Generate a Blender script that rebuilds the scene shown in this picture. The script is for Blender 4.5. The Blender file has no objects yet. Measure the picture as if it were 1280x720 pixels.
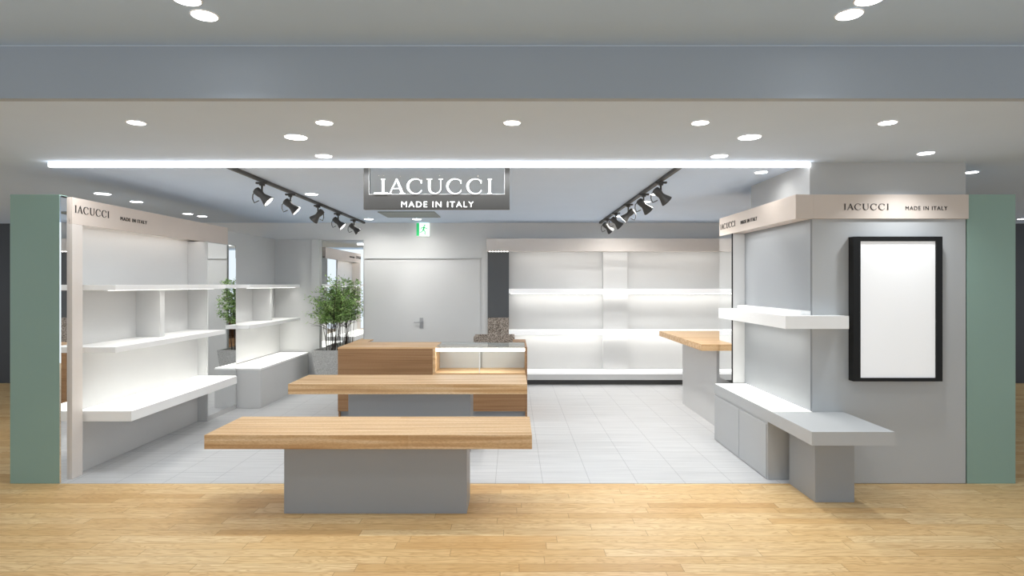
import bpy, bmesh, math, random
from mathutils import Vector, Matrix
random.seed(7)
C = bpy.context.scene.collection
S = bpy.context.scene

# ------------------------------------------------------------------ camera, world, exposure
EYE = 1.6
cam_d = bpy.data.cameras.new('camera')
cam_d.sensor_width = 36.0
cam_d.lens = 740.0 / 1280.0 * 36.0
cam_d.shift_x = -1.0 / 1280.0
cam_d.shift_y = -5.0 / 1280.0
cam_d.clip_start = 0.05
cam = bpy.data.objects.new('camera', cam_d)
cam.location = (0, 0, EYE)
cam.rotation_euler = (math.radians(90), 0, 0)
C.objects.link(cam)
S.camera = cam

W = bpy.data.worlds.new('world'); S.world = W
W.use_nodes = True
bg = W.node_tree.nodes['Background']
bg.inputs['Color'].default_value = (0.84, 0.92, 1.0, 1)
bg.inputs['Strength'].default_value = 1.25

S.view_settings.view_transform = 'Standard'
S.view_settings.look = 'None'
S.view_settings.exposure = 0.0
S.view_settings.gamma = 1.0
S.view_settings.use_curve_mapping = False
S.cycles.max_bounces = 8
S.cycles.diffuse_bounces = 5
S.cycles.sample_clamp_indirect = 6.0

P_IN = 58.0        # downlights inside the shop
P_DOWN = 17.0      # recessed downlight
P_SPOT = 22.0      # track spotlight
P_BAR = 36.0       # linear ceiling light
K_LED = 0.26       # strips under the shelves

# ------------------------------------------------------------------ node helpers
class NT:
    def __init__(s, name):
        s.m = bpy.data.materials.new(name); s.m.use_nodes = True
        s.t = s.m.node_tree; s.b = s.t.nodes['Principled BSDF']
    def n(s, typ, **kw):
        nd = s.t.nodes.new(typ)
        for k, v in kw.items():
            if k.startswith('i_'):
                key = k[2:]
                nd.inputs[int(key) if key.isdigit() else key.replace('_', ' ')].default_value = v
            else: setattr(nd, k, v)
        return nd
    def l(s, a, b): s.t.links.new(a, b)
    def math(s, op, a, b=None, clamp=False):
        nd = s.t.nodes.new('ShaderNodeMath'); nd.operation = op; nd.use_clamp = clamp
        for i, x in enumerate((a, b)):
            if x is None: continue
            if isinstance(x, (int, float)): nd.inputs[i].default_value = x
            else: s.l(x, nd.inputs[i])
        return nd.outputs[0]
    def mix(s, f, a, b, typ='MIX'):
        nd = s.t.nodes.new('ShaderNodeMix'); nd.data_type = 'RGBA'; nd.blend_type = typ
        for sock, x in ((nd.inputs['Factor'], f), (nd.inputs[6], a), (nd.inputs[7], b)):
            if isinstance(x, (int, float)): sock.default_value = x
            elif isinstance(x, tuple): sock.default_value = (*x[:3], 1)
            else: s.l(x, sock)
        return nd.outputs[2]
    def ramp(s, f, stops):
        nd = s.t.nodes.new('ShaderNodeValToRGB'); cr = nd.color_ramp
        while len(cr.elements) < len(stops): cr.elements.new(0.5)
        for e, (p, c) in zip(cr.elements, stops):
            e.position = p; e.color = (*c[:3], 1)
        s.l(f, nd.inputs[0]); return nd.outputs[0]
    def coords(s):
        return s.n('ShaderNodeTexCoord').outputs['Object']
    def world(s):
        return s.n('ShaderNodeNewGeometry').outputs['Position']
    def mapped(s, v, scale):
        nd = s.n('ShaderNodeMapping'); nd.inputs['Scale'].default_value = scale
        s.l(v, nd.inputs['Vector']); return nd.outputs[0]

def lin(r, g, b):
    f = lambda c: (c/255)/12.92 if c/255 <= .04045 else ((c/255+.055)/1.055)**2.4
    return (f(r), f(g), f(b))

def paint(name, col, rough=0.5, metal=0.0, var=0.04, scale=3.0, spec=0.5):
    m = NT(name)
    nz = m.n('ShaderNodeTexNoise'); nz.inputs['Scale'].default_value = scale; nz.inputs['Detail'].default_value = 4
    m.l(m.world(), nz.inputs['Vector'])
    a = tuple(c*(1-var) for c in col); b = tuple(min(1, c*(1+var)) for c in col)
    m.l(m.ramp(nz.outputs[0], [(0.3, a), (0.7, b)]), m.b.inputs['Base Color'])
    m.b.inputs['Roughness'].default_value = rough
    m.b.inputs['Metallic'].default_value = metal
    m.b.inputs['Specular IOR Level'].default_value = spec
    return m.m

def emissive(name, col, strength):
    m = NT(name)
    m.b.inputs['Base Color'].default_value = (*col, 1)
    m.b.inputs['Emission Color'].default_value = (*col, 1)
    m.b.inputs['Emission Strength'].default_value = strength
    return m.m

def plank_floor():
    m = NT('oak_plank_floor'); pos = m.world()
    sp = m.n('ShaderNodeSeparateXYZ'); m.l(pos, sp.inputs[0])
    x, y = sp.outputs[0], sp.outputs[1]
    wd, ln = 0.094, 0.92
    yr = m.math('DIVIDE', y, wd); row = m.math('FLOOR', yr); fy = m.math('FRACT', yr)
    wn = m.n('ShaderNodeTexWhiteNoise', noise_dimensions='1D'); m.l(row, wn.inputs['W'])
    xr = m.math('ADD', m.math('DIVIDE', x, ln), m.math('MULTIPLY', wn.outputs[0], 7.3))
    pid = m.math('FLOOR', xr); fx = m.math('FRACT', xr)
    cb = m.n('ShaderNodeCombineXYZ'); m.l(pid, cb.inputs[0]); m.l(row, cb.inputs[1])
    wn2 = m.n('ShaderNodeTexWhiteNoise', noise_dimensions='2D'); m.l(cb.outputs[0], wn2.inputs['Vector'])
    r = wn2.outputs[0]
    tone = m.ramp(r, [(0.0, lin(214, 172, 115)), (0.12, lin(228, 190, 132)), (0.5, lin(236, 202, 146)), (1.0, lin(243, 215, 164))])
    # grain: cathedral lines per plank, offset by plank id
    cb2 = m.n('ShaderNodeCombineXYZ')
    m.l(m.math('ADD', x, m.math('MULTIPLY', r, 31.0)), cb2.inputs[0])
    m.l(m.math('ADD', y, m.math('MULTIPLY', r, 17.0)), cb2.inputs[1])
    v = m.mapped(cb2.outputs[0], (1.7, 15.0, 1.0))
    nz = m.n('ShaderNodeTexNoise'); nz.inputs['Scale'].default_value = 1.0; nz.inputs['Detail'].default_value = 3; nz.inputs['Distortion'].default_value = 0.6
    m.l(v, nz.inputs['Vector'])
    rings = m.math('SINE', m.math('MULTIPLY', nz.outputs[0], 75.0))
    line = m.math('POWER', m.math('ADD', m.math('MULTIPLY', rings, 0.5), 0.5), 3.0)
    v2 = m.mapped(cb2.outputs[0], (5.0, 210.0, 1.0))
    nf = m.n('ShaderNodeTexNoise'); nf.inputs['Scale'].default_value = 1.0; nf.inputs['Detail'].default_value = 3
    m.l(v2, nf.inputs['Vector'])
    c = m.mix(m.math('MULTIPLY', line, 0.5), tone, lin(184, 134, 80))
    c = m.mix(m.math('MULTIPLY', m.math('SUBTRACT', nf.outputs[0], 0.40, True), 2.2), c, lin(196, 148, 92))
    # joints
    ey = m.math('MINIMUM', fy, m.math('SUBTRACT', 1.0, fy))
    ex = m.math('MULTIPLY', m.math('MINIMUM', fx, m.math('SUBTRACT', 1.0, fx)), ln/wd)
    e = m.math('LESS_THAN', m.math('MINIMUM', ex, ey), 0.02)
    c = m.mix(m.math('MULTIPLY', e, 0.6), c, lin(150, 105, 58))
    m.l(c, m.b.inputs['Base Color'])
    m.b.inputs['Roughness'].default_value = 0.42
    m.b.inputs['Specular IOR Level'].default_value = 0.35
    return m.m

def tile_floor():
    m = NT('pale_grey_tile_floor'); pos = m.world()
    sp = m.n('ShaderNodeSeparateXYZ'); m.l(pos, sp.inputs[0])
    xr = m.math('DIVIDE', m.math('SUBTRACT', sp.outputs[0], 0.241), 0.381)
    yr = m.math('DIVIDE', m.math('SUBTRACT', sp.outputs[1], 5.012), 0.315)
    fx, fy = m.math('FRACT', xr), m.math('FRACT', yr)
    ex = m.math('MULTIPLY', m.math('MINIMUM', fx, m.math('SUBTRACT', 1.0, fx)), 0.381)
    ey = m.math('MULTIPLY', m.math('MINIMUM', fy, m.math('SUBTRACT', 1.0, fy)), 0.315)
    e = m.math('LESS_THAN', m.math('MINIMUM', ex, ey), 0.0022)
    cb = m.n('ShaderNodeCombineXYZ'); m.l(m.math('FLOOR', xr), cb.inputs[0]); m.l(m.math('FLOOR', yr), cb.inputs[1])
    wn = m.n('ShaderNodeTexWhiteNoise', noise_dimensions='2D'); m.l(cb.outputs[0], wn.inputs['Vector'])
    v = m.mapped(pos, (1.5, 30.0, 1.0))
    nz = m.n('ShaderNodeTexNoise'); nz.inputs['Scale'].default_value = 1.0; nz.inputs['Detail'].default_value = 5
    m.l(v, nz.inputs['Vector'])
    c = m.ramp(nz.outputs[0], [(0.3, (0.53, 0.53, 0.535)), (0.7, (0.64, 0.64, 0.64))])
    c = m.mix(m.math('MULTIPLY', wn.outputs[0], 0.10), c, (0.55, 0.55, 0.56))
    c = m.mix(m.math('MULTIPLY', e, 0.62), c, (0.26, 0.26, 0.27))
    m.l(c, m.b.inputs['Base Color'])
    m.b.inputs['Roughness'].default_value = 0.5
    m.b.inputs['Specular IOR Level'].default_value = 0.3
    return m.m

def wood(name, light, mid, dark, stripe=26.0, strip=True, speck=0.35, rough=0.45):
    """timber with the grain along X"""
    m = NT(name); pos = m.world()
    v = m.mapped(pos, (0.9, stripe, stripe*0.9))
    nz = m.n('ShaderNodeTexNoise'); nz.inputs['Scale'].default_value = 1.0; nz.inputs['Detail'].default_value = 5; nz.inputs['Distortion'].default_value = 0.3
    m.l(v, nz.inputs['Vector'])
    c = m.ramp(nz.outputs[0], [(0.30, dark), (0.48, mid), (0.68, light)])
    if strip:
        sp = m.n('ShaderNodeSeparateXYZ'); m.l(pos, sp.inputs[0])
        row = m.math('FLOOR', m.math('DIVIDE', sp.outputs[1], 0.045))
        wn0 = m.n('ShaderNodeTexWhiteNoise', noise_dimensions='1D'); m.l(row, wn0.inputs['W'])
        xx = m.math('FLOOR', m.math('ADD', m.math('DIVIDE', sp.outputs[0], 0.8), m.math('MULTIPLY', wn0.outputs[0], 9.0)))
        cb = m.n('ShaderNodeCombineXYZ'); m.l(xx, cb.inputs[0]); m.l(row, cb.inputs[1])
        wn = m.n('ShaderNodeTexWhiteNoise', noise_dimensions='2D'); m.l(cb.outputs[0], wn.inputs['Vector'])
        c = m.mix(m.math('MULTIPLY', wn.outputs[0], 0.38), c, light)
        c = m.mix(m.math('MULTIPLY', m.math('SUBTRACT', wn.outputs[0], 0.62, True), 0.8), c, mid)
    v2 = m.mapped(pos, (60.0, 260.0, 260.0))
    nf = m.n('ShaderNodeTexNoise'); nf.inputs['Scale'].default_value = 1.0; nf.inputs['Detail'].default_value = 2
    m.l(v2, nf.inputs['Vector'])
    c = m.mix(m.math('MULTIPLY', m.math('SUBTRACT', nf.outputs[0], 0.38, True), speck*2.2), c, dark)
    m.l(c, m.b.inputs['Base Color'])
    m.b.inputs['Roughness'].default_value = rough
    m.b.inputs['Specular IOR Level'].default_value = 0.35
    return m.m

def speckle(name, a, b, scale, rough=0.8):
    m = NT(name)
    nz = m.n('ShaderNodeTexNoise'); nz.inputs['Scale'].default_value = scale; nz.inputs['Detail'].default_value = 2
    m.l(m.world(), nz.inputs['Vector'])
    m.l(m.ramp(nz.outputs[0], [(0.38, a), (0.62, b)]), m.b.inputs['Base Color'])
    m.b.inputs['Roughness'].default_value = rough
    bp = m.n('ShaderNodeBump'); bp.inputs['Strength'].default_value = 0.3; bp.inputs['Distance'].default_value = 0.004
    m.l(nz.outputs[0], bp.inputs['Height']); m.l(bp.outputs[0], m.b.inputs['Normal'])
    return m.m

def glass(name, col=(1, 1, 1), ior=1.3):
    m = NT(name)
    out = m.t.nodes['Material Output']
    tr = m.n('ShaderNodeBsdfTransparent'); tr.inputs[0].default_value = (*col, 1)
    gl = m.n('ShaderNodeBsdfGlossy'); gl.inputs['Roughness'].default_value = 0.02
    fr = m.n('ShaderNodeFresnel'); fr.inputs[0].default_value = ior
    mx = m.n('ShaderNodeMixShader')
    gm = m.n('ShaderNodeNewGeometry')
    m.l(m.math('MULTIPLY', fr.outputs[0], m.math('SUBTRACT', 1.0, gm.outputs['Backfacing'])), mx.inputs[0]); m.l(tr.outputs[0], mx.inputs[1]); m.l(gl.outputs[0], mx.inputs[2])
    m.l(mx.outputs[0], out.inputs[0])
    return m.m

M = dict(
    plank=plank_floor(), tile=tile_floor(),
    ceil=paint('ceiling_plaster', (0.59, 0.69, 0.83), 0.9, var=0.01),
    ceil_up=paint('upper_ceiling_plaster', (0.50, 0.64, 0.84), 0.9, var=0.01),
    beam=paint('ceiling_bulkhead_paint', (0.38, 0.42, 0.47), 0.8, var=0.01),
    wall=paint('light_grey_wall_paint', (0.68, 0.68, 0.67), 0.6, var=0.01),
    dark=paint('charcoal_wall_paint', (0.045, 0.046, 0.05), 0.7, var=0.03),
    green=paint('sage_green_cladding', (0.262, 0.39, 0.332), 0.45, var=0.02, scale=1.0),
    lam=paint('grey_laminate', (0.47, 0.48, 0.485), 0.5, var=0.01),
    lam_l=paint('pale_grey_laminate', (0.60, 0.60, 0.595), 0.5, var=0.01),
    lam_d=paint('mid_grey_laminate', (0.315, 0.33, 0.345), 0.45, var=0.01),
    white=paint('white_shelf_lacquer', (0.90, 0.90, 0.89), 0.4, var=0.01),
    beige=paint('satin_beige_metal', (0.66, 0.575, 0.51), 0.5, var=0.02),
    beige_l=paint('pale_beige_lacquer', (0.70, 0.645, 0.60), 0.4, var=0.01),
    black=paint('black_satin_metal', (0.009, 0.009, 0.009), 0.5, spec=0.25),
    track=paint('dark_grey_powder_coat', (0.045, 0.043, 0.04), 0.5),
    charcoal=paint('charcoal_panel', (0.085, 0.09, 0.095), 0.5),
    ink=paint('black_lettering', (0.012, 0.011, 0.01), 0.5),
    signgrey=paint('bronze_grey_sign_metal', (0.055, 0.053, 0.05), 0.45, metal=0.2),
    screen=emissive('backlit_poster_panel', (0.80, 0.80, 0.80), 0.33),
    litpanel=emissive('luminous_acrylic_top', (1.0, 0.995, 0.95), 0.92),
    litshelf=emissive('glowing_acrylic_shelf', (0.86, 0.86, 0.86), 0.38),  # added glow that brightens the white fronts of the back shelves
    ventm=paint('grey_green_vent_metal', (0.20, 0.23, 0.225), 0.5),
    steel=paint('brushed_steel', (0.45, 0.45, 0.45), 0.3, metal=0.9),
    toe=paint('dark_plinth', (0.10, 0.10, 0.095), 0.6),
    table=wood('striped_light_timber', lin(232, 204, 166), lin(206, 166, 118), lin(168, 124, 78), 34.0, speck=0.6),
    counter=wood('brown_oak_veneer', lin(170, 132, 96), lin(158, 120, 84), lin(138, 101, 67), 75.0, strip=False, speck=0.6),
    countertop=wood('counter_timber_lit_tone', lin(228, 194, 152), lin(208, 166, 120), lin(166, 122, 80), 22.0, speck=0.2),  # counter timber in a paler tone, light on the top put into colour
    stone=speckle('speckled_brown_grey_stone', lin(92, 80, 70), lin(190, 178, 166), 70.0),
    concrete=speckle('pale_concrete', lin(168, 168, 166), lin(205, 205, 203), 90.0),
    soil=speckle('potting_soil', (0.03, 0.02, 0.015), (0.08, 0.06, 0.04), 40.0),
    lamp=emissive('lamp_diffuser_light', (1.0, 1.0, 1.0), 9.0),
    bar=emissive('linear_diffuser_light', (1.0, 1.0, 1.0), 6.0),
    led=emissive('led_strip_light', (1.0, 0.985, 0.95), 5.0),
    lens=emissive('spotlight_lens_light', (1.0, 0.99, 0.97), 7.0),
    letter=emissive('glowing_letter_light', (1.0, 1.0, 1.0), 1.5),
    exitgreen=emissive('exit_sign_green_light', lin(40, 170, 100), 0.9),
    exitwhite=emissive('exit_sign_white_light', (0.9, 1.0, 0.94), 0.75),
    glass=glass('clear_glass', (0.96, 0.98, 0.975)),
    signglass=glass('sign_glass', (0.93, 0.94, 0.94), 1.05),
    leaf=None, bark=paint('dark_twig_bark', (0.045, 0.032, 0.026), 0.8, var=0.3, scale=30),
)
m = NT('mirror_silver'); m.b.inputs['Base Color'].default_value = (0.90, 0.91, 0.91, 1); m.b.inputs['Metallic'].default_value = 1; m.b.inputs['Roughness'].default_value = 0.01
M['mirror'] = m.m
m = NT('fresh_green_leaf')
oi = m.n('ShaderNodeTexNoise'); oi.inputs['Scale'].default_value = 14.0; m.l(m.world(), oi.inputs['Vector'])
m.l(m.ramp(oi.outputs[0], [(0.3, (0.15, 0.30, 0.07)), (0.5, (0.30, 0.47, 0.15)), (0.7, (0.52, 0.66, 0.30))]), m.b.inputs['Base Color'])
m.b.inputs['Roughness'].default_value = 0.5
m.b.inputs['Transmission Weight'].default_value = 0.0
M['leaf'] = m.m

# ------------------------------------------------------------------ object helpers
def tag(o, label=None, cat=None, group=None, kind=None):
    if label: o['label'] = label
    if cat: o['category'] = cat
    if group: o['group'] = group
    if kind: o['kind'] = kind
    return o

def empty(name, loc, label, cat, group=None):
    o = bpy.data.objects.new(name, None); C.objects.link(o)
    o.empty_display_size = 0.05; o.location = loc
    return tag(o, label, cat, group)

def wloc(o):
    v = Vector((0, 0, 0))
    while o is not None:
        v += Vector(o.location); o = o.parent
    return v

def link_bm(name, bm, mat, parent=None, smooth=False):
    if parent is not None:
        bmesh.ops.translate(bm, verts=bm.verts, vec=-wloc(parent))
    me = bpy.data.meshes.new(name); bm.to_mesh(me); bm.free()
    me.materials.append(mat)
    if smooth:
        for p in me.polygons: p.use_smooth = True
    o = bpy.data.objects.new(name, me); C.objects.link(o)
    if parent is not None: o.parent = parent
    return o

def add_box(bm, x0, x1, y0, y1, z0, z1, bev=0.0):
    r = bmesh.ops.create_cube(bm, size=1.0)
    vs = r['verts']
    for v in vs:
        v.co = Vector(((x0+x1)/2 + v.co.x*(x1-x0), (y0+y1)/2 + v.co.y*(y1-y0), (z0+z1)/2 + v.co.z*(z1-z0)))
    if bev > 0:
        es = list({e for v in vs for e in v.link_edges})
        bmesh.ops.bevel(bm, geom=es, offset=bev, segments=2, affect='EDGES', profile=0.6)

def box(name, b, mat, parent=None, bev=0.002):
    bm = bmesh.new()
    for q in (b if isinstance(b[0], (tuple, list)) else [b]):
        add_box(bm, *q, bev=min(bev, 0.3*min(abs(q[1]-q[0]), abs(q[3]-q[2]), abs(q[5]-q[4]))))
    return link_bm(name, bm, mat, parent)

def struct(name, b, mat, bev=0.0):
    return tag(box(name, b, mat, None, bev), kind='structure')

def area(name, parent, loc, sx, sy, power, rot=(0, 0, 0), col=(1, 0.99, 0.97), spread=180):
    d = bpy.data.lights.new(name, 'AREA'); d.shape = 'RECTANGLE'; d.size = sx; d.size_y = sy
    d.energy = power; d.color = col; d.spread = math.radians(spread)
    o = bpy.data.objects.new(name, d); C.objects.link(o)
    o.parent = parent; o.location = Vector(loc) - (wloc(parent) if parent else Vector()); o.rotation_euler = rot
    return o

def lathe(bm, prof, seg=24, mat4=None):
    rings = []
    for r, z in prof:
        rings.append([bm.verts.new((r*math.cos(2*math.pi*i/seg), r*math.sin(2*math.pi*i/seg), z)) for i in range(seg)])
    for a, b in zip(rings, rings[1:]):
        for i in range(seg):
            bm.faces.new((a[i], a[(i+1) % seg], b[(i+1) % seg], b[i]))
    for rg, rev in ((rings[0], True), (rings[-1], False)):
        bm.faces.new(list(reversed(rg)) if rev else rg)
    if mat4 is not None:
        for rg in rings:
            for v in rg: v.co = mat4 @ v.co

def tube(bm, pts, rad, seg=8):
    prev = None
    n = len(pts)
    for i, p in enumerate(pts):
        p = Vector(p)
        d = (Vector(pts[min(i+1, n-1)]) - Vector(pts[max(i-1, 0)])).normalized()
        u = d.cross(Vector((0, 1, 0.01))).normalized() if abs(d.y) < 0.95 else d.cross(Vector((1, 0, 0))).normalized()
        w = d.cross(u)
        r = rad[i] if isinstance(rad, (list, tuple)) else rad
        ring = [bm.verts.new(p + r*(u*math.cos(2*math.pi*k/seg) + w*math.sin(2*math.pi*k/seg))) for k in range(seg)]
        if prev:
            for k in range(seg): bm.faces.new((prev[k], prev[(k+1) % seg], ring[(k+1) % seg], ring[k]))
        else: bm.faces.new(list(reversed(ring)))
        prev = ring
    bm.faces.new(prev)

# ------------------------------------------------------------------ lettering
def serif_polys():
    """one list of polygons for each of the seven letters, cap height 1"""
    P = []
    def q(*p): P[-1].append(list(p))
    def stem_i(x0): P.append([]); draw_stem_i(x0)
    def draw_stem_i(x0, w=0.29):
        q((x0+.075, 0), (x0+.215, 0), (x0+.215, 1), (x0+.075, 1))
        q((x0, 0), (x0+.29, 0), (x0+.29, .03), (x0, .03)); q((x0, .97), (x0+.29, .97), (x0+.29, 1), (x0, 1))
    def let_a(x0, w=1.11): P.append([]); draw_let_a(x0)
    def draw_let_a(x0, w=1.11):
        ap = x0 + .5*w
        q((x0+.08, 0), (x0+.125, 0), (ap+.03, .93), (ap-.02, 1.0))
        q((x0+w-.26, 0), (x0+w-.08, 0), (ap+.04, 1.03), (ap-.05, 1.0))
        q((x0+.22, .33), (x0+w-.3, .33), (x0+w-.31, .365), (x0+.235, .365))
        q((x0, 0), (x0+.22, 0), (x0+.22, .03), (x0, .03)); q((x0+w-.36, 0), (x0+w, 0), (x0+w, .03), (x0+w-.36, .03))
    def let_c(x0, w=1.05): P.append([]); draw_let_c(x0)
    def draw_let_c(x0, w=1.05):
        N = 30; a0, a1 = math.radians(42), math.radians(318)
        o, i = [], []
        for k in range(N+1):
            a = a0 + (a1-a0)*k/N
            o.append((x0 + .55 + .55*math.cos(a), .5 + .53*math.sin(a)))
            i.append((x0 + .60 + .46*math.cos(a), .5 + .485*math.sin(a)))
        for k in range(N): q(o[k], i[k], i[k+1], o[k+1])
        ex, ey = o[0]; q((ex-.03, ey-.16), (ex+.02, ey-.16), (ex+.02, ey+.09), (ex-.05, ey+.03))
        ex, ey = o[-1]; q((ex-.07, ey-.04), (ex+.03, ey+.08), (ex+.015, ey+.10), (ex-.06, ey+.02))
    def let_u(x0, w=1.06): P.append([]); draw_let_u(x0)
    def draw_let_u(x0, w=1.06):
        q((x0+.09, .35), (x0+.23, .35), (x0+.23, 1), (x0+.09, 1))
        q((x0+.89, .35), (x0+.93, .35), (x0+.93, 1), (x0+.89, 1))
        N = 20; o, i = [], []
        for k in range(N+1):
            a = math.pi + math.pi*k/N
            o.append((x0+.51 + .42*math.cos(a), .36 + .385*math.sin(a)))
            i.append((x0+.56 + .33*math.cos(a), .36 + .325*math.sin(a)))
        for k in range(N): q(o[k], o[k+1], i[k+1], i[k])
        q((x0-.02, .97), (x0+.34, .97), (x0+.34, 1), (x0-.02, 1)); q((x0+.77, .97), (x0+1.05, .97), (x0+1.05, 1), (x0+.77, 1))
    stem_i(0); let_a(.48); let_c(1.70); let_u(3.02); let_c(4.30); let_c(5.62); stem_i(7.0)
    return P

def polys_mesh(polys, thick):
    bm = bmesh.new()
    for p in polys:
        ar = sum(p[i][0]*p[(i+1) % len(p)][1] - p[(i+1) % len(p)][0]*p[i][1] for i in range(len(p)))
        if ar < 0: p = p[::-1]
        f = [bm.verts.new((x, y, 0)) for x, y in p]; g = [bm.verts.new((x, y, thick)) for x, y in p]
        bm.faces.new(g); bm.faces.new(f[::-1])
        for i in range(len(p)):
            j = (i+1) % len(p); bm.faces.new((f[i], f[j], g[j], g[i]))
    return bm

def place_text(bms, origin, xa, za, width, height, mat, parent, depth=0.004):
    """fit flat letters (in XY) together to width x height; origin = lower left corner; one mesh per letter"""
    allv = [v for b in bms for v in b.verts]
    xs = [v.co.x for v in allv]; ys = [v.co.y for v in allv]; zs = [v.co.z for v in allv]
    x0, x1, y0, y1, z0, z1 = min(xs), max(xs), min(ys), max(ys), min(zs), max(zs)
    xa, za = Vector(xa), Vector(za); na = xa.cross(za)
    for v in allv:
        v.co = Vector(origin) + xa*((v.co.x-x0)/(x1-x0)*width) + za*((v.co.y-y0)/(y1-y0)*height) + na*((v.co.z-z0)/max(z1-z0, 1e-6)*depth)
    for b in bms: link_bm('letter', b, mat, parent)

def serif_letters(): return [polys_mesh(p, .1) for p in serif_polys()]

def sans_letters(body='MADE IN ITALY'):
    cu = bpy.data.curves.new('wording', 'FONT'); cu.body = body; cu.space_character = 1.22; cu.extrude = 0.02; cu.offset = -0.004
    o = bpy.data.objects.new('wording', cu); C.objects.link(o)
    dg = bpy.context.evaluated_depsgraph_get(); dg.update()
    me = bpy.data.meshes.new_from_object(o.evaluated_get(dg))
    bm = bmesh.new(); bm.from_mesh(me)
    bmesh.ops.remove_doubles(bm, verts=bm.verts, dist=1e-5)
    bpy.data.objects.remove(o); bpy.data.curves.remove(cu); bpy.data.meshes.remove(me)
    left = set(bm.verts); out = []
    while left:
        seed = left.pop(); isl = {seed}; st = [seed]
        while st:
            v = st.pop()
            for e in v.link_edges:
                w = e.other_vert(v)
                if w in left: left.discard(w); isl.add(w); st.append(w)
        nb = bmesh.new(); mp = {v: nb.verts.new(v.co) for v in isl}
        for f in bm.faces:
            if f.verts[0] in isl: nb.faces.new([mp[v] for v in f.verts])
        out.append(nb)
    bm.free()
    out.sort(key=lambda b: min(v.co.x for v in b.verts))
    return out

# ================================================================== THE SETTING
Z0 = 4.745      # shop front line
CE = 2.575      # shop ceiling
struct('floor', (-10, 10, -2.5, 9.9, -0.06, 0.0), M['plank'])
struct('floor_tiled', [(-3.63, 3.63, Z0, 9.72, 0.0, 0.003), (-3.789, -3.63, 4.836, 9.72, 0.0, 0.003)], M['tile'])
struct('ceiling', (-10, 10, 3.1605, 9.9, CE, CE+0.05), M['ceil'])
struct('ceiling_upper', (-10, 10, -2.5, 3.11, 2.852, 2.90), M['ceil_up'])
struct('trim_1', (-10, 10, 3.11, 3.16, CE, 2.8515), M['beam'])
struct('wall_back', (-5.6, 3.64, 9.70, 9.80, 0, CE), M['wall'])
struct('wall_door', [(-3.05, -2.37, 9.43, 9.70, 0, 0.25), (-3.05, -2.37, 9.43, 9.70, 2.30, 2.31), (-2.37, -0.40, 9.43, 9.70, 0, CE), (-3.79, -3.05, 9.43, 9.70, 0, 2.31), (-5.6, -2.37, 9.43, 9.70, 2.31, CE),
                       (-0.40, 3.45, 9.43, 9.70, 2.31, CE), (-3.05, -2.37, 9.46, 9.70, 0.25, 2.30)], M['wall'])
struct('wall_outer_left', (-10, -5.6, 9.55, 9.80, 0, CE), M['dark'])
struct('wall_outer_right', (3.64, 10, 9.55, 9.80, 0, CE), M['dark'])
struct('wall_left', (-4.03, -3.79, 4.835, 9.43, 0, 2.31), M['wall'])
struct('wall_right', (3.45, 3.63, 6.485, 9.70, 0, 2.31), M['wall'])
struct('wall_front_right', (2.40, 3.63, Z0, 6.48, 0, 2.12), M['lam'])
struct('column', (2.38, 3.63, Z0, 5.91, 2.316, CE), M['lam'])
struct('wall_green_left', (-4.03, -3.635, Z0, 4.835, 0, 2.318), M['green'], 0.002)
struct('wall_green_right', (3.641, 4.03, Z0, 4.835, 0, 2.318), M['green'], 0.002)
struct('wall_right_flank', (3.641, 3.80, 4.836, 6.48, 0, 2.31), M['wall'])

d = struct('door_1', (-2.362, -0.52, 9.415, 9.4295, 0.004, 2.0), M['wall'], 0.002)
struct('trim_2', (-2.365, -0.50, 9.395, 9.4295, 2.002, 2.014), M['lam_l'])
h = box('door_handle', [(-1.48, -1.425, 9.405, 9.4149, 0.90, 1.065), (-1.57, -1.44, 9.385, 9.397, 0.985, 1.0), (-1.46, -1.445, 9.385, 9.41, 0.985, 1.0)], M['steel'], d)
h['label'] = 'small metal lever handle on a narrow plate'

# ================================================================== LEFT FRONT SHELVING
def shelf(parent, b, strips=True, power=0, mat='white', facing=1, led_x=None):
    s = box('shelf', b, M[mat], parent, 0.003)
    if power:
        x0, x1, y0, y1, z0, z1 = b
        lx = led_x if led_x is not None else (x0 + 0.06 if facing > 0 else x1 - 0.06)
        st = box('led_strip', (lx-0.009, lx+0.009, y0+0.10, y1-0.05, z0-0.003, z0-0.0003), M['led'], s, 0)
        area('strip_light', st, (lx, (y0+y1)/2, z0-0.012), 0.06, (y1-y0)-0.12, power*K_LED, (0, 0, 0), (1, 0.985, 0.93), 105)
    return s

t = empty('wall_shelving', (-3.7, 5.9, 0), 'beige-framed wall shelving with three white shelves beside the tall strip mirror', 'shelving')
hd = box('header', [(-3.62, -3.60, 4.837, 7.48, 2.093, 2.31), (-3.785, -3.62, 4.837, 7.48, 2.131, 2.31)], M['beige'], t, 0)
g = box('led_strip', (-3.638, -3.624, 5.0, 6.85, 2.123, 2.1305), M['led'], hd, 0)  # hidden strip, added to brighten the bay below the header
area('strip_light', g, (-3.65, 5.92, 2.118), 0.04, 1.8, 3.2*K_LED, (0, math.radians(-12), 0))
place_text(serif_letters(), (-3.599, 4.865, 2.185), (0, 1, 0), (0, 0, 1), 0.41, 0.064, M['ink'], hd)
place_text(sans_letters(), (-3.599, 5.43, 2.186), (0, 1, 0), (0, 0, 1), 0.39, 0.032, M['ink'], hd)
box('post', (-3.785, -3.60, 4.837, 4.955, 0.004, 2.0925), M['beige_l'], t)
box('back_panel', [(-3.789, -3.775, 4.956, 6.88, 0.004, 2.0925), (-3.7745, -3.66, 4.956, 6.88, 0.004, 1.02)], M['lam_l'], t)
box('end_panel', (-3.785, -3.565, 6.881, 7.60, 0.004, 2.0925), M['lam_l'], t)
box('divider', (-3.7745, -3.534, 5.93, 6.01, 1.0695, 1.5455), M['lam_l'], t)
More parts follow.
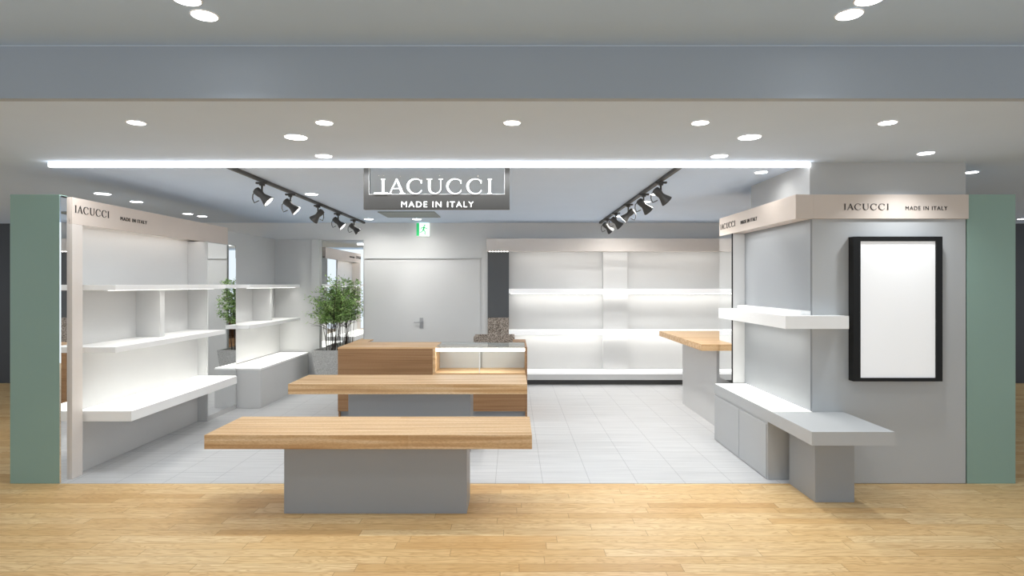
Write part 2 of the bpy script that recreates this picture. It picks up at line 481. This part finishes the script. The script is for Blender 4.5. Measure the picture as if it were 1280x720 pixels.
shelf(t, (-3.7745, -3.338, 4.975, 6.8805, 1.546, 1.593), power=7, led_x=-3.46)
shelf(t, (-3.7745, -3.338, 4.975, 6.8805, 1.0205, 1.069), power=5, led_x=-3.42)
shelf(t, (-3.6595, -3.205, 4.975, 6.8805, 0.445, 0.531))
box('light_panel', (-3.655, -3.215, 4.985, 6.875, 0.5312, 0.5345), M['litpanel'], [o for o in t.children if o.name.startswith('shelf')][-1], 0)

t = empty('strip_mirror', (-3.627, 4.79, 0), 'narrow mirror strip on the edge of the green panel beside the beige post', 'mirror')
box('mirror_pane', (-3.6345, -3.622, 4.747, 4.835, 0.005, 2.31), M['mirror'], t, 0)

t = empty('tall_mirror', (-3.553, 7.235, 0), 'tall frameless mirror panel between the two bays of left-hand shelves', 'mirror')
box('mirror_pane', (-3.5545, -3.5505, 6.905, 7.565, 0.06, 2.085), M['mirror'], t, 0)
t.children[0].rotation_euler.z = math.radians(-1.9)
box('frame', [(-3.5645, -3.548, 6.8815, 6.894, 0.004, 2.0925), (-3.5645, -3.548, 7.576, 7.592, 0.004, 2.0925), (-3.5645, -3.548, 6.894, 7.576, 0.004, 0.059), (-3.5645, -3.5632, 6.894, 7.576, 0.059, 2.0925)], M['lam_l'], t, 0)

# back-left bay
t = empty('wall_shelving', (-3.7, 8.5, 0), 'pale grey wall bay with two white shelves behind the potted shrub and plinth', 'shelving')
box('back_panel', [(-3.789, -3.78, 7.601, 9.42, 0.53, 2.31), (-3.7795, -3.70, 7.601, 9.40, 0.53, 1.02)], M['lam_l'], t)
box('side_panel', (-3.779, -3.19, 9.401, 9.4295, 0.03, 2.31), M['lam_l'], t)
box('post', (-3.189, -3.06, 9.375, 9.4295, 0.004, 2.31), M['lam_l'], t)
box('divider', (-3.7795, -3.527, 8.60, 8.68, 1.0695, 1.5455), M['lam_l'], t)
shelf(t, (-3.7795, -3.379, 7.602, 9.40, 1.546, 1.593), power=8, led_x=-3.45)
shelf(t, (-3.7795, -3.379, 7.602, 9.40, 1.0205, 1.069), power=6, led_x=-3.46)
t = empty('display_plinth', (-3.5, 8.5, 0), 'long low grey storage plinth with white top under the shelves beside planter', 'plinth')
box('body', (-3.7795, -3.235, 7.602, 9.36, 0.004, 0.493), M['lam_l'], t)
box('top', (-3.7795, -3.23, 7.601, 9.37, 0.4935, 0.517), M['white'], t)
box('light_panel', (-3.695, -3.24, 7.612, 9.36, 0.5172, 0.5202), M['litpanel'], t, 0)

t = empty('wall_mirror', (-2.71, 9.44, 0.25), 'wide mirror on the back wall behind the green shrub', 'mirror')
box('mirror_pane', (-3.045, -2.375, 9.435, 9.459, 0.255, 2.295), M['mirror'], t, 0)
box('frame', [(-3.058, -3.045, 9.415, 9.4295, 0.25, 2.31), (-2.375, -2.366, 9.405, 9.4295, 0.25, 2.31), (-3.045, -2.375, 9.415, 9.4295, 2.297, 2.31)], M['lam_l'], t, 0)

# ================================================================== BACK SHELVING
t = empty('wall_shelving', (1.5, 9.4, 0), 'wide back-wall shelving with three lit white shelves under a beige header', 'shelving')
hd = box('header', (-0.41, 3.449, 9.22, 9.4295, 2.11, 2.309), M['beige_l'], t)
gl = box('led_strip', (-0.05, 3.4, 9.431, 9.445, 2.125, 2.14), M['led'], hd, 0)  # unseen strip, set behind the header only for its light on the shelves
area('strip_light', gl, (1.65, 9.46, 2.122), 3.3, 0.03, 13*K_LED)
box('led_dots', [(-0.37+i*0.045, -0.345+i*0.045, 9.225, 9.24, 2.1015, 2.1095) for i in range(7)], M['led'], hd, 0)
box('back_panel', (-0.0625, 3.449, 9.682, 9.6995, 0.22, 2.31), M['lam_l'], t)
box('pilaster', (1.465, 1.86, 9.60, 9.6815, 0.22, 2.31), M['lam_l'], t)
box('dark_panel', (-0.399, -0.063, 9.40, 9.6995, 1.066, 2.309), M['charcoal'], t)
box('stone_panel', (-0.399, -0.063, 9.39, 9.6995, 0.004, 1.0655), M['stone'], t)
for z0, z1, pw in ((1.448, 1.522, 17), (0.79, 0.866, 18)):
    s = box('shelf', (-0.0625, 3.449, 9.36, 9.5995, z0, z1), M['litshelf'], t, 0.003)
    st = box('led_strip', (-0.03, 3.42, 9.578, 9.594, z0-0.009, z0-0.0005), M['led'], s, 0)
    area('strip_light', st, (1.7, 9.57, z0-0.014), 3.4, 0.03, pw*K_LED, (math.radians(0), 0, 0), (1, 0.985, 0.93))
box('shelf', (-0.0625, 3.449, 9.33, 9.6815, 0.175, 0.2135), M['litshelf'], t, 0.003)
box('base', (-0.0625, 3.449, 9.34, 9.68, 0.085, 0.1745), M['lam_l'], t)
box('toe_kick', (-0.0625, 3.449, 9.43, 9.68, 0.004, 0.0845), M['toe'], t)

# ================================================================== RIGHT FRONT UNIT
t = empty('corner_shelving', (2.3, 5.4, 0), 'corner display bay with beige header and one white wraparound shelf beside framed panel', 'shelving')
hd = box('header', [(2.258, 2.3995, 4.725, 6.47, 2.121, 2.315), (2.3995, 3.64, 4.725, 4.7445, 2.121, 2.315)], M['beige'], t)
area('strip_light', hd, (2.33, 5.4, 2.115), 0.04, 1.2, 3*K_LED, (0, math.radians(15), 0))
box('header_cap', (2.40, 3.64, 4.7455, 6.47, 2.1205, 2.315), M['lam'], t)
place_text(serif_letters(), (2.643, 4.7245, 2.190), (1, 0, 0), (0, 0, 1), 0.356, 0.052, M['ink'], hd)
place_text(sans_letters(), (3.133, 4.7245, 2.190), (1, 0, 0), (0, 0, 1), 0.333, 0.030, M['ink'], hd)
place_text(serif_letters(), (2.2575, 6.43, 2.185), (0, -1, 0), (0, 0, 1), 0.42, 0.062, M['ink'], hd)
place_text(sans_letters(), (2.2575, 5.86, 2.190), (0, -1, 0), (0, 0, 1), 0.39, 0.034, M['ink'], hd)
box('back_panel', (2.389, 2.3995, 4.75, 6.0975, 0.58, 2.1205), M['lam_d'], t, 0)  # thin sheet added over the bay wall, darker grey to lower its brightness
box('end_panel', (2.268, 2.3995, 6.10, 6.47, 0.58, 2.1205), M['lam_l'], t)
box('mirror_pane', (2.259, 2.2675, 6.112, 6.47, 0.58, 2.1205), M['mirror'], t, 0)
box('edge_trim', (2.2585, 2.268, 6.098, 6.1115, 0.58, 2.1205), M['black'], t, 0)
s = box('shelf', [(2.12, 2.612, 4.60, 4.7445, 1.251, 1.351), (2.12, 2.3885, 4.7445, 6.0975, 1.251, 1.351)], M['white'], t, 0.0)
box('upstand', (2.31, 2.3885, 4.746, 6.0975, 1.3515, 1.3836), M['white'], s)
st = box('led_strip', (2.23, 2.25, 4.80, 6.05, 1.243, 1.2505), M['led'], s, 0)
area('strip_light', st, (2.24, 5.42, 1.238), 0.05, 1.25, 8*K_LED, (0, 0, 0), (1, 0.985, 0.92), 150)

t = empty('display_bench', (2.3, 5.2, 0), 'long grey display bench stepping out past the corner on a square leg', 'bench')
box('bench_top', [(2.074, 2.65, 4.104, 4.7445, 0.479, 0.574), (2.074, 2.3995, 4.7445, 6.09, 0.479, 0.574)], M['lam'], t, 0.0)
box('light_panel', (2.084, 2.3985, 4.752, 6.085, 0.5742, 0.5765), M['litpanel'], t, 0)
cb_ = box('cabinet', (2.08, 2.3995, 4.83, 6.085, 0.004, 0.4785), M['lam'], t)
for y0, y1 in ((4.845, 5.42), (5.43, 6.08)):
    box('cabinet_door', (2.072, 2.0795, y0, y1, 0.01, 0.455), M['lam'], cb_, 0.001)
box('leg', (2.215, 2.503, 4.337, 4.7445, 0.0, 0.4785), M['lam_d'], t)

t = empty('poster_frame', (3.03, 4.71, 0.8), 'black deep-framed blank white poster panel mounted on grey wall', 'frame')
yf = 4.675
box('frame', [(2.69, 2.7475, yf, 4.7445, 0.83, 1.975), (3.345, 3.395, yf, 4.7445, 0.83, 1.975), (2.7475, 3.345, yf, 4.7445, 0.83, 0.858), (2.7475, 3.345, yf, 4.7445, 1.938, 1.975)], M['black'], t, 0.002)
box('panel', (2.7475, 3.345, yf+0.012, 4.744, 0.858, 1.938), M['screen'], t, 0)

# ================================================================== TABLES
def table(yf, yb, zt, x0, x1, bx0, bx1, by0, by1, label):
    t = empty('display_table', ((x0+x1)/2, (yf+yb)/2, 0), label, 'table')
    box('tabletop', (x0, x1, yf, yb, zt-0.096, zt), M['table'], t, 0.003)
    box('pedestal', (bx0, bx1, by0, by1, 0.0035 if by0 > Z0 else 0.0, zt-0.0965), M['lam_d'], t)
    return t
table(3.998, 4.558, 0.58, -2.085, 0.13, -1.594, -0.320, 4.125, 4.43, 'nearest low display table with thick striped timber top on solid grey pedestal')
table(5.53, 6.09, 0.666, -2.10, 0.1345, -1.565, -0.403, 5.63, 6.03, 'middle display table with thick timber top just before the cash counter')

# ================================================================== CASH COUNTER
t = empty('cash_counter', (-0.94, 7.2, 0), 'brown oak cash counter with a lit glass display case at one end', 'counter')
Yc = 6.90
box('front_panel', [(-2.04, -0.935, Yc, Yc+0.02, 0.115, 0.845), (-0.934, 0.145, Yc, Yc+0.02, 0.115, 0.54)], M['counter'], t)
box('top', [(-2.04, -0.905, Yc, 7.52, 0.8455, 0.863), (-2.04, -1.86, 7.52, 7.90, 0.8455, 0.863)], M['countertop'], t, 0.001)
box('side_panel', [(-2.04, -2.02, Yc+0.021, 7.90, 0.004, 0.845)], M['counter'], t)
box('side_panel', [(0.146, 0.168, Yc, 7.52, 0.004, 0.863), (0.0, 0.168, 7.521, 7.90, 0.004, 0.863)], M['counter'], t)
box('case_divider', (-0.934, -0.905, Yc+0.0, 7.50, 0.5605, 0.845), M['countertop'], t, 0.001)
box('case_floor', (-0.9345, 0.1455, Yc+0.0, 7.50, 0.5405, 0.56), M['countertop'], t, 0.001)
box('carcass', (-2.019, 0.145, 7.0, 7.50, 0.115, 0.54), M['counter'], t)
box('toe_kick', (-2.019, 0.145, Yc+0.05, 7.48, 0.004, 0.1145), M['lam_d'], t)
for x0, x1 in ((-0.904, -0.395), (-0.384, 0.145)):
    box('sliding_door', (x0, x1, 7.33 if x0 < -0.5 else 7.345, 7.339 if x0 < -0.5 else 7.354, 0.561, 0.8405), M['lam_l'], t, 0.001)
box('case_back', (-0.904, 0.145, 7.36, 7.519, 0.561, 0.8545), M['lam_l'], t, 0)
box('case_mullion', (-0.394, -0.385, Yc+0.004, Yc+0.012, 0.561, 0.80), M['white'], t, 0)
box('glass_top', (-0.904, 0.145, Yc+0.001, 7.52, 0.856, 0.863), M['glass'], t, 0)
box('glass_front', (-0.904, 0.145, Yc+0.0045, Yc+0.010, 0.561, 0.8555), M['glass'], t, 0).location.y += 0.009
lb = box('lamp_bar', (-0.900, 0.140, Yc+0.022, Yc+0.04, 0.812, 0.848), M['led'], t, 0)
area('case_light', lb, (-0.38, Yc+0.06, 0.80), 1.0, 0.03, 2.5, (math.radians(-25), 0, 0))

# speckled stone trough behind the counter
t = empty('stone_trough', (-0.25, 8.2, 0), 'speckled brown stone trough standing behind the glass case', 'trough')
bm = bmesh.new()
xa, xb, ya, yb_, zt_ = -0.53, 0.025, 8.0, 8.4, 0.888
o_t = [(xa, ya), (xb, ya), (xb, yb_), (xa, yb_)]
sx = lambda p, k, kz: (p[0]*(1-k)+(-0.2525)*k, p[1]*(1-k)+8.2*k, kz)
rings = [[bm.verts.new(sx(p, k, z)) for p in o_t] for k, z in ((0.25, 0.004), (0.0, 0.80), (0.0, 0.888))]
for a, b in zip(rings, rings[1:]):
    for i in range(4): bm.faces.new((a[i], a[(i+1) % 4], b[(i+1) % 4], b[i]))
bm.faces.new(rings[0][::-1])
inn = [bm.verts.new(sx(p, 0.10, 0.888)) for p in o_t]; inb = [bm.verts.new(sx(p, 0.3, 0.70)) for p in o_t]
for i in range(4):
    j = (i+1) % 4
    bm.faces.new((rings[2][i], rings[2][j], inn[j], inn[i])); bm.faces.new((inn[i], inn[j], inb[j], inb[i]))
bm.faces.new(inb)
link_bm('basin', bm, M['stone'], t)

# ================================================================== SIDE COUNTER (right)
t = empty('side_counter', (2.8, 7.4, 0), 'grey side counter with thick light timber top behind the corner display bay', 'counter')
box('countertop', (2.073, 3.449, 6.50, 8.38, 0.865, 0.937), M['table'], t, 0.003)
box('body', (2.27, 3.449, 6.60, 7.92, 0.004, 0.8645), M['lam_l'], t)

# ================================================================== HANGING SIGN
t = empty('hanging_sign', (-0.6, 4.83, CE), 'ceiling-hung shop sign with glowing serif letters on dark frame', 'sign')
ys = 4.90; k = 740.0/ys
X = lambda px: (px-641)/k
Zs = lambda py: EYE + (355-py)/k
box('frame', [(X(454.5), X(461), ys, ys+0.05, Zs(261.5), CE-0.0005), (X(631), X(637), ys, ys+0.05, Zs(261.5), CE-0.0005), (X(461), X(631), ys, ys+0.05, Zs(261.5), Zs(243))], M['signgrey'], t, 0.001)
box('glass_panel', (X(461), X(631), ys+0.02, ys+0.026, Zs(243)+0.0005, CE-0.0005), M['signglass'], t, 0)
box('glass_edge', [(X(461), X(461)+0.0028, ys+0.001, ys+0.004, Zs(243), CE-0.0005), (X(631)-0.0028, X(631), ys+0.001, ys+0.004, Zs(243), CE-0.0005), (X(461)+.004, X(631)-.004, ys+0.001, ys+0.004, Zs(243), Zs(243)+0.0028)], M['lam_l'], t, 0)
place_text(serif_letters(), (X(476.4), ys-0.012, Zs(242.7)), (1, 0, 0), (0, 0, 1), X(615)-X(476.4), Zs(223.5)-Zs(242.7), M['letter'], t, -0.006)
box('letter_foot', (X(467.8), X(484.8), ys-0.012, ys+0.018, Zs(242.9), Zs(241.1)), M['letter'], t, 0)
place_text(sans_letters(), (X(501.7), ys-0.0005, Zs(259)), (1, 0, 0), (0, 0, 1), X(592)-X(501.7), Zs(252)-Zs(259), M['letter'], t, 0.004)

# linear light
t = empty('linear_light', (-0.66, Z0, CE), 'long straight white light strip along the ceiling over shop entrance', 'light')
box('housing', (-3.71, 2.378, 4.728, 4.762, 2.567, CE-0.0005), M['white'], t, 0)
box('diffuser', (-3.71, 2.378, 4.726, 4.764, 2.536, 2.5665), M['bar'], t, 0)
area('tube_light', t, (-1.0, Z0, 2.53), 5.2, 0.04, P_BAR, (0, 0, 0), (0.93, 0.97, 1.0))

# ================================================================== CEILING DOWNLIGHTS
def downlight_proto(d, z):
    bm = bmesh.new(); lathe(bm, [(d*0.5, -0.006), (d*0.5, 0.0)], 32)
    e = bpy.data.meshes.new('emitter'); bm.to_mesh(e); bm.free(); e.materials.append(M['lamp'])
    bm = bmesh.new()
    R = [(d*0.5+0.001, -0.001), (d*0.5+0.001, -0.005), (d*0.5+0.006, -0.004), (d*0.5+0.008, -0.001)]
    seg = 32
    rg = [[bm.verts.new((r*math.cos(2*math.pi*i/seg), r*math.sin(2*math.pi*i/seg), zz)) for i in range(seg)] for r, zz in R]
    for a, b in zip(rg, rg[1:]+rg[:1]):
        for i in range(seg): bm.faces.new((a[i], a[(i+1) % seg], b[(i+1) % seg], b[i]))
    r_ = bpy.data.meshes.new('trim_ring'); bm.to_mesh(r_); bm.free(); r_.materials.append(M['white'])
    return e, r_
protos = {}
def downlight(x, y, z, d, label, group, power, cone=125):
    if d not in protos: protos[d] = downlight_proto(d, z)
    e, r_ = protos[d]
    o = empty('downlight', (x, y, z), label, 'light', group)
    a = bpy.data.objects.new('emitter', e); C.objects.link(a); a.parent = o
    b = bpy.data.objects.new('trim_ring', r_); C.objects.link(b); b.parent = o
    ld = bpy.data.lights.new('lamp', 'SPOT'); ld.energy = power; ld.color = (1.0, 0.985, 0.95) if cone > 150 else (0.92, 0.965, 1.0); ld.spot_size = math.radians(cone); ld.spot_blend = 0.9; ld.shadow_soft_size = d/2
    l = bpy.data.objects.new('lamp', ld); C.objects.link(l); l.parent = o; l.location = (0, 0, -0.02)
UP = 2.852
DL = [
 (-1.432, 2.60, UP, .11, 'downlight cut by the top edge on the left, beside its twin', 'paired upper-ceiling downlights', 1),
 (-1.435, 2.755, UP, .11, 'fully visible downlight of the upper-left ceiling pair', 'paired upper-ceiling downlights', 1),
 (1.566, 2.60, UP, .11, 'downlight cut by the top edge on the right, beside its twin', 'paired upper-ceiling downlights', 1),
 (1.56, 2.745, UP, .11, 'fully visible downlight of the upper-right ceiling pair', 'paired upper-ceiling downlights', 1),
 (-2.27, 3.57, CE, .095, 'leftmost of five small downlights in the row along ceiling front edge', 'row of five front downlights', 1),
 (-1.136, 3.57, CE, .095, 'second from left of five small downlights along ceiling front edge', 'row of five front downlights', 1),
 (-0.004, 3.57, CE, .095, 'middle one of five small downlights along ceiling front edge', 'row of five front downlights', 1),
 (1.13, 3.57, CE, .095, 'fourth from left of five small downlights along ceiling front edge', 'row of five front downlights', 1),
 (2.26, 3.57, CE, .095, 'rightmost of five small downlights in the row along ceiling front edge', 'row of five front downlights', 1),
 (-1.436, 3.92, CE, .138, 'larger round downlight above the strip light, left of the hanging sign', 'large round downlights', 1),
 (1.568, 3.92, CE, .138, 'larger round downlight above the strip light, right of the hanging sign', 'large round downlights', 1),
 (-1.438, 4.50, CE, .118, 'downlight close above the light strip, left of the hanging sign', 'downlights beside the light strip', .8),
 (1.57, 4.50, CE, .118, 'downlight close above the light strip, right of the hanging sign', 'downlights beside the light strip', .8),
 (3.07, 4.40, CE, .105, 'downlight just in front of the square ceiling column', 'downlights beside the light strip', 2.8),
 (2.16, 5.15, CE, .10, 'downlight by the left face of the square ceiling column', 'shop downlights', .12),
 (3.99, 5.15, CE, .10, 'downlight above the green panel past the ceiling column', 'side aisle downlights', .5),
 (-4.42, 6.38, CE, .15, 'first of the ceiling lights seen over the left beige header', 'side aisle downlights', 2.6),
 (-4.45, 7.0, CE, .13, 'second of the ceiling lights seen over the left beige header', 'side aisle downlights', 2.6),
 (-4.50, 8.20, CE, .12, 'farther one of the two tiny lights over the left header, front of pair', 'side aisle downlights', .5),
 (-4.46, 8.50, CE, .12, 'farthest tiny ceiling light over the left header, rear of pair', 'side aisle downlights', .5),
 (-2.18, 6.41, CE, .13, 'shop downlight beside the left track, above its third spotlight', 'shop downlights', 1),
 (-2.16, 8.88, CE, .13, 'far shop downlight at the end of the left track', 'shop downlights', .55),
 (-1.44, 8.88, CE, .13, 'far shop downlight above the green exit sign', 'shop downlights', .55),
 (1.545, 6.41, CE, .11, 'shop downlight seen behind the nearest spotlight of the right track', 'shop downlights', 1.3),
 (1.57, 7.0, CE, .11, 'shop downlight seen behind the second spotlight of the right track', 'shop downlights', 1.3),
 (1.555, 8.50, CE, .13, 'far shop downlight seen behind the third right-track spotlight', 'shop downlights', 1.2),
 (7.62, 8.85, CE, .12, 'distant downlight at the right frame edge beside the green panel', 'side aisle downlights', .6),
]
for x, y, z, dd, lb_, gp, kk in DL: downlight(x, y, z, dd, lb_, gp, (P_IN if gp == 'shop downlights' else P_DOWN)*kk, 174 if gp == 'shop downlights' else 125)

# ================================================================== TRACK LIGHTING
for x, lb_ in ((-2.33, 'dark ceiling light track left of the sign carrying five spotlights'), (1.37, 'dark ceiling light track right of the sign carrying five spotlights')):
    t = empty('light_track', (x, 7.0, CE), lb_, 'track', 'ceiling light tracks')
    box('rail', (x-0.018, x+0.018, 4.85, 9.25, CE-0.028, CE-0.0005), M['track'], t, 0.002)
    box('end_cap', (x-0.02, x+0.02, 9.2505, 9.27, CE-0.03, CE-0.0005), M['track'], t, 0.002)

def spot_meshes():
    R = {}
    bm = bmesh.new(); add_box(bm, -0.055, 0.055, -0.016, 0.016, -0.018, 0.0, 0.003); add_box(bm, -0.02, 0.02, -0.02, 0.02, -0.034, -0.0175, 0.002)
    R['adapter'] = (bm, 'track')
    bm = bmesh.new(); tube(bm, [(0, 0, -0.034), (0, 0, -0.105)], 0.009, 10); R['stem'] = (bm, 'track')
    ax = Vector((0.72, 0.17, -0.69)).normalized()
    rot = ax.to_track_quat('Z', 'Y').to_matrix().to_4x4()
    piv = Matrix.Translation((0, 0, -0.125)) @ rot
    bm = bmesh.new()
    lathe(bm, [(0.020, -0.082), (0.034, -0.075), (0.037, -0.05), (0.034, -0.02), (0.029, 0.0), (0.033, 0.02), (0.045, 0.05), (0.056, 0.078), (0.057, 0.084), (0.052, 0.084), (0.049, 0.078)], 24, piv)
    R['lamp_body'] = (bm, 'track')
    bm = bmesh.new(); lathe(bm, [(0.0485, 0.0785), (0.0485, 0.083)], 24, piv); R['lens'] = (bm, 'lens')
    bm = bmesh.new()
    pts = [piv @ Vector((0, 0, -0.07)), piv @ Vector((-0.035, 0, -0.105)), piv @ Vector((-0.06, 0, -0.085)), piv @ Vector((-0.062, 0, -0.03)), piv @ Vector((-0.03, 0, 0.0))]
    pts2 = [(-0.022, 0, -0.072), (-0.060, 0, -0.085), (-0.088, 0, -0.115), (-0.090, 0, -0.155), (-0.074, 0, -0.192), (-0.030, 0, -0.172)]
    tube(bm, [Vector(p) for p in pts2], 0.0048, 8)
    R['yoke'] = (bm, 'track')
    out = {}
    for kx, (bm, mt) in R.items():
        me = bpy.data.meshes.new(kx); bm.to_mesh(me); bm.free(); me.materials.append(M[mt])
        if kx in ('lamp_body', 'yoke', 'stem'):
            for p in me.polygons: p.use_smooth = len(p.vertices) == 4
        out[kx] = me
    return out, ax
SM, AX = spot_meshes()
def spotlight(x, y, rz, label, group):
    o = empty('track_spotlight', (x, y, CE-0.0285), label, 'spotlight', group); o.rotation_euler = (0, 0, rz)
    for kx, me in SM.items():
        c = bpy.data.objects.new(kx, me); C.objects.link(c); c.parent = o
        if kx == 'lens': c['label'] = 'glowing white lens'
    ld = bpy.data.lights.new('lamp', 'SPOT'); ld.energy = P_SPOT; ld.spot_size = math.radians(70); ld.spot_blend = 0.7; ld.shadow_soft_size = 0.04
    l = bpy.data.objects.new('lamp', ld); C.objects.link(l); l.parent = o
    l.location = Vector((0, 0, -0.125)) + AX*0.095; l.rotation_euler = AX.to_track_quat('-Z', 'Y').to_euler()
ordn = ['nearest', 'second', 'third', 'fourth', 'farthest']
for x, side, yy in ((-2.33, 'left', (5.50, 6.21, 7.08, 7.90, 8.70)), (1.37, 'right', (5.48, 6.20, 7.02, 7.86, 8.58))):
    for i, y in enumerate(yy):
        lb_ = '%s spotlight on the %s ceiling track%s' % (ordn[i], side, ', the one turned back the other way' if i == 2 else ', aimed down to the right')
        spotlight(x, y, math.radians(154) if i == 2 else math.radians((-4, 3, 0, -6, 5)[i]), lb_, 'dark spotlights on the %s track' % side)

# ceiling vent
t = empty('ceiling_vent', (-1.43, 8.27, CE), 'flat grey-green ceiling vent plate behind the hanging sign', 'vent')
box('frame', [(-1.815, -1.05, 7.95, 7.98, CE-0.012, CE-0.0005), (-1.815, -1.05, 8.56, 8.59, CE-0.012, CE-0.0005), (-1.815, -1.785, 7.98, 8.56, CE-0.012, CE-0.0005), (-1.08, -1.05, 7.98, 8.56, CE-0.012, CE-0.0005)], M['ventm'], t, 0)
box('vent_face', (-1.785, -1.08, 7.98, 8.56, CE-0.009, CE-0.0005), M['ventm'], t, 0)

# exit sign
t = empty('exit_sign', (-1.42, 9.36, 2.36), 'small green and white running-man exit sign high on back wall', 'sign')
ex0, ex1, ey, ez0, ez1 = -1.525, -1.325, 9.37, 2.36, 2.565
box('housing', (ex0, ex1, ey, 9.4295, ez0, ez1), M['exitwhite'], t, 0.002)
bmf = [((ex0-0.0, ez0), (ex0+0.045, ez0), (ex0+0.045, ez1), (ex0, ez1))]
def fig(p): return (ex0+0.045+p[0]*0.14, ez0+0.015+p[1]*0.175)
figp = []
def limb(a, b, w):
    a, b = Vector(a), Vector(b); d_ = (b-a).normalized(); n_ = Vector((-d_.y, d_.x))*w/2
    figp.append([fig(a-n_), fig(b-n_), fig(b+n_), fig(a+n_)])
figp.append([fig((0.60+0.09*math.cos(2*math.pi*i/12), 0.88+0.075*math.sin(2*math.pi*i/12))) for i in range(12)])
limb((0.55, 0.76), (0.45, 0.46), 0.17); limb((0.52, 0.72), (0.25, 0.66), 0.07); limb((0.25, 0.66), (0.15, 0.50), 0.07)
limb((0.55, 0.72), (0.78, 0.58), 0.07); limb((0.78, 0.58), (0.92, 0.66), 0.07)
limb((0.46, 0.48), (0.66, 0.32), 0.10); limb((0.66, 0.32), (0.60, 0.08), 0.09); limb((0.60, 0.08), (0.74, 0.06), 0.07)
limb((0.44, 0.48), (0.30, 0.28), 0.10); limb((0.30, 0.28), (0.06, 0.24), 0.09)
bm = polys_mesh([list(p) for p in bmf] + figp, 0.1)
for v in bm.verts:
    x_, z_, dd = v.co.x, v.co.y, v.co.z
    v.co = Vector((x_, ey-0.0005-dd*0.02, z_))
bmesh.ops.recalc_face_normals(bm, faces=bm.faces)
link_bm('pictogram', bm, M['exitgreen'], t)

# ================================================================== POTTED SHRUB
px_, py_ = -2.77, 9.09
t = empty('potted_shrub', (px_, py_, 0.0035), 'leafy green multi-stem shrub in tapered pale concrete planter', 'plant')
bm = bmesh.new()
def sq(r, z): return [bm.verts.new((px_+a*r, py_+b*r, z)) for a, b in ((-1, -1), (1, -1), (1, 1), (-1, 1))]
r0 = sq(0.175, 0.004); r1 = sq(0.237, 0.605); r2 = sq(0.217, 0.605); r3 = sq(0.212, 0.54)
for a, b in ((r0, r1), (r1, r2), (r2, r3)):
    for i in range(4): bm.faces.new((a[i], a[(i+1) % 4], b[(i+1) % 4], b[i]))
bm.faces.new(r0[::-1]); bm.faces.new(r3)
link_bm('planter', bm, M['concrete'], t)
box('soil', (px_-0.208, px_+0.208, py_-0.208, py_+0.208, 0.541, 0.56), M['soil'], t, 0)
rnd = random.Random(21)
stem_bm = bmesh.new(); tips = []
for i in range(15):
    a = rnd.uniform(0, 2*math.pi); r = rnd.uniform(0.02, 0.15)
    bx, by = px_+r*math.cos(a), py_+r*math.sin(a)*0.8
    ex, ey_ = px_ + (bx-px_)*1.9 + rnd.uniform(-.09, .09), py_ + (by-py_)*1.7 + rnd.uniform(-.06, .06)
    ht = rnd.uniform(1.25, 1.66)
    pts = []; rad = []
    for k in range(8):
        u = k/7
        pts.append((bx+(ex-bx)*u**1.4+rnd.uniform(-.009, .009), by+(ey_-by)*u**1.4+rnd.uniform(-.008, .008), 0.55+(ht-0.55)*u)); rad.append(0.0045*(1-u)+0.0018)
    tube(stem_bm, pts, rad, 5)
    for k in range(9):
        u = rnd.uniform(0.42, 1.0); j = min(6, int(u*7)); p = Vector(pts[j]).lerp(Vector(pts[j+1]), u*7-j)
        aa = rnd.uniform(0, 2*math.pi); L = rnd.uniform(0.09, 0.24)*(1.1-0.3*u)
        q_ = p + Vector((math.cos(aa)*L*1.5-0.03, math.sin(aa)*L*0.9, rnd.uniform(0.03, 0.17)))
        if q_.z > 1.80: q_.z = 1.78
        if (q_.x - px_) > 0.41 or (q_.x - px_) < -0.42: q_.x = p.x
        q_.y = min(q_.y, 9.30)
        mid = (p+q_)/2 + Vector((0, 0, 0.02))
        tube(stem_bm, [p, mid, q_], [0.0028, 0.0022, 0.0014], 4); tips.append((p, mid, q_))
link_bm('stems', stem_bm, M['bark'], t)['kind'] = 'stuff'
leaf = bmesh.new()
def add_leaf(c, s):
    d_ = Vector((rnd.uniform(-1, 1), rnd.uniform(-1, 1), rnd.uniform(-.6, .7))).normalized()
    u_ = d_.cross(Vector((rnd.uniform(-.4, .4), rnd.uniform(-.4, .4), 1))).normalized(); n_ = d_.cross(u_)
    pr = [(0, 0, 0), (.3, .30, .05), (.65, .30, .06), (1, 0, 0), (.65, -.30, .06), (.3, -.30, .05), (.5, 0, -.02)]
    v = [leaf.verts.new(c + d_*a*s + u_*b*s + n_*e*s) for a, b, e in pr]
    for i in range(6): leaf.faces.new((v[i], v[(i+1) % 6], v[6]))
for p, mid, q_ in tips:
    for k in range(34):
        u = rnd.uniform(0.15, 1.08); c = Vector(p).lerp(q_, u) + Vector((rnd.gauss(0, .02), rnd.gauss(0, .02), rnd.gauss(0, .018)))
        if c.z < 1.0: continue
        c.y = min(c.y, 9.32)
        add_leaf(c, rnd.uniform(0.024, 0.044))
link_bm('foliage', leaf, M['leaf'], t)['kind'] = 'stuff'
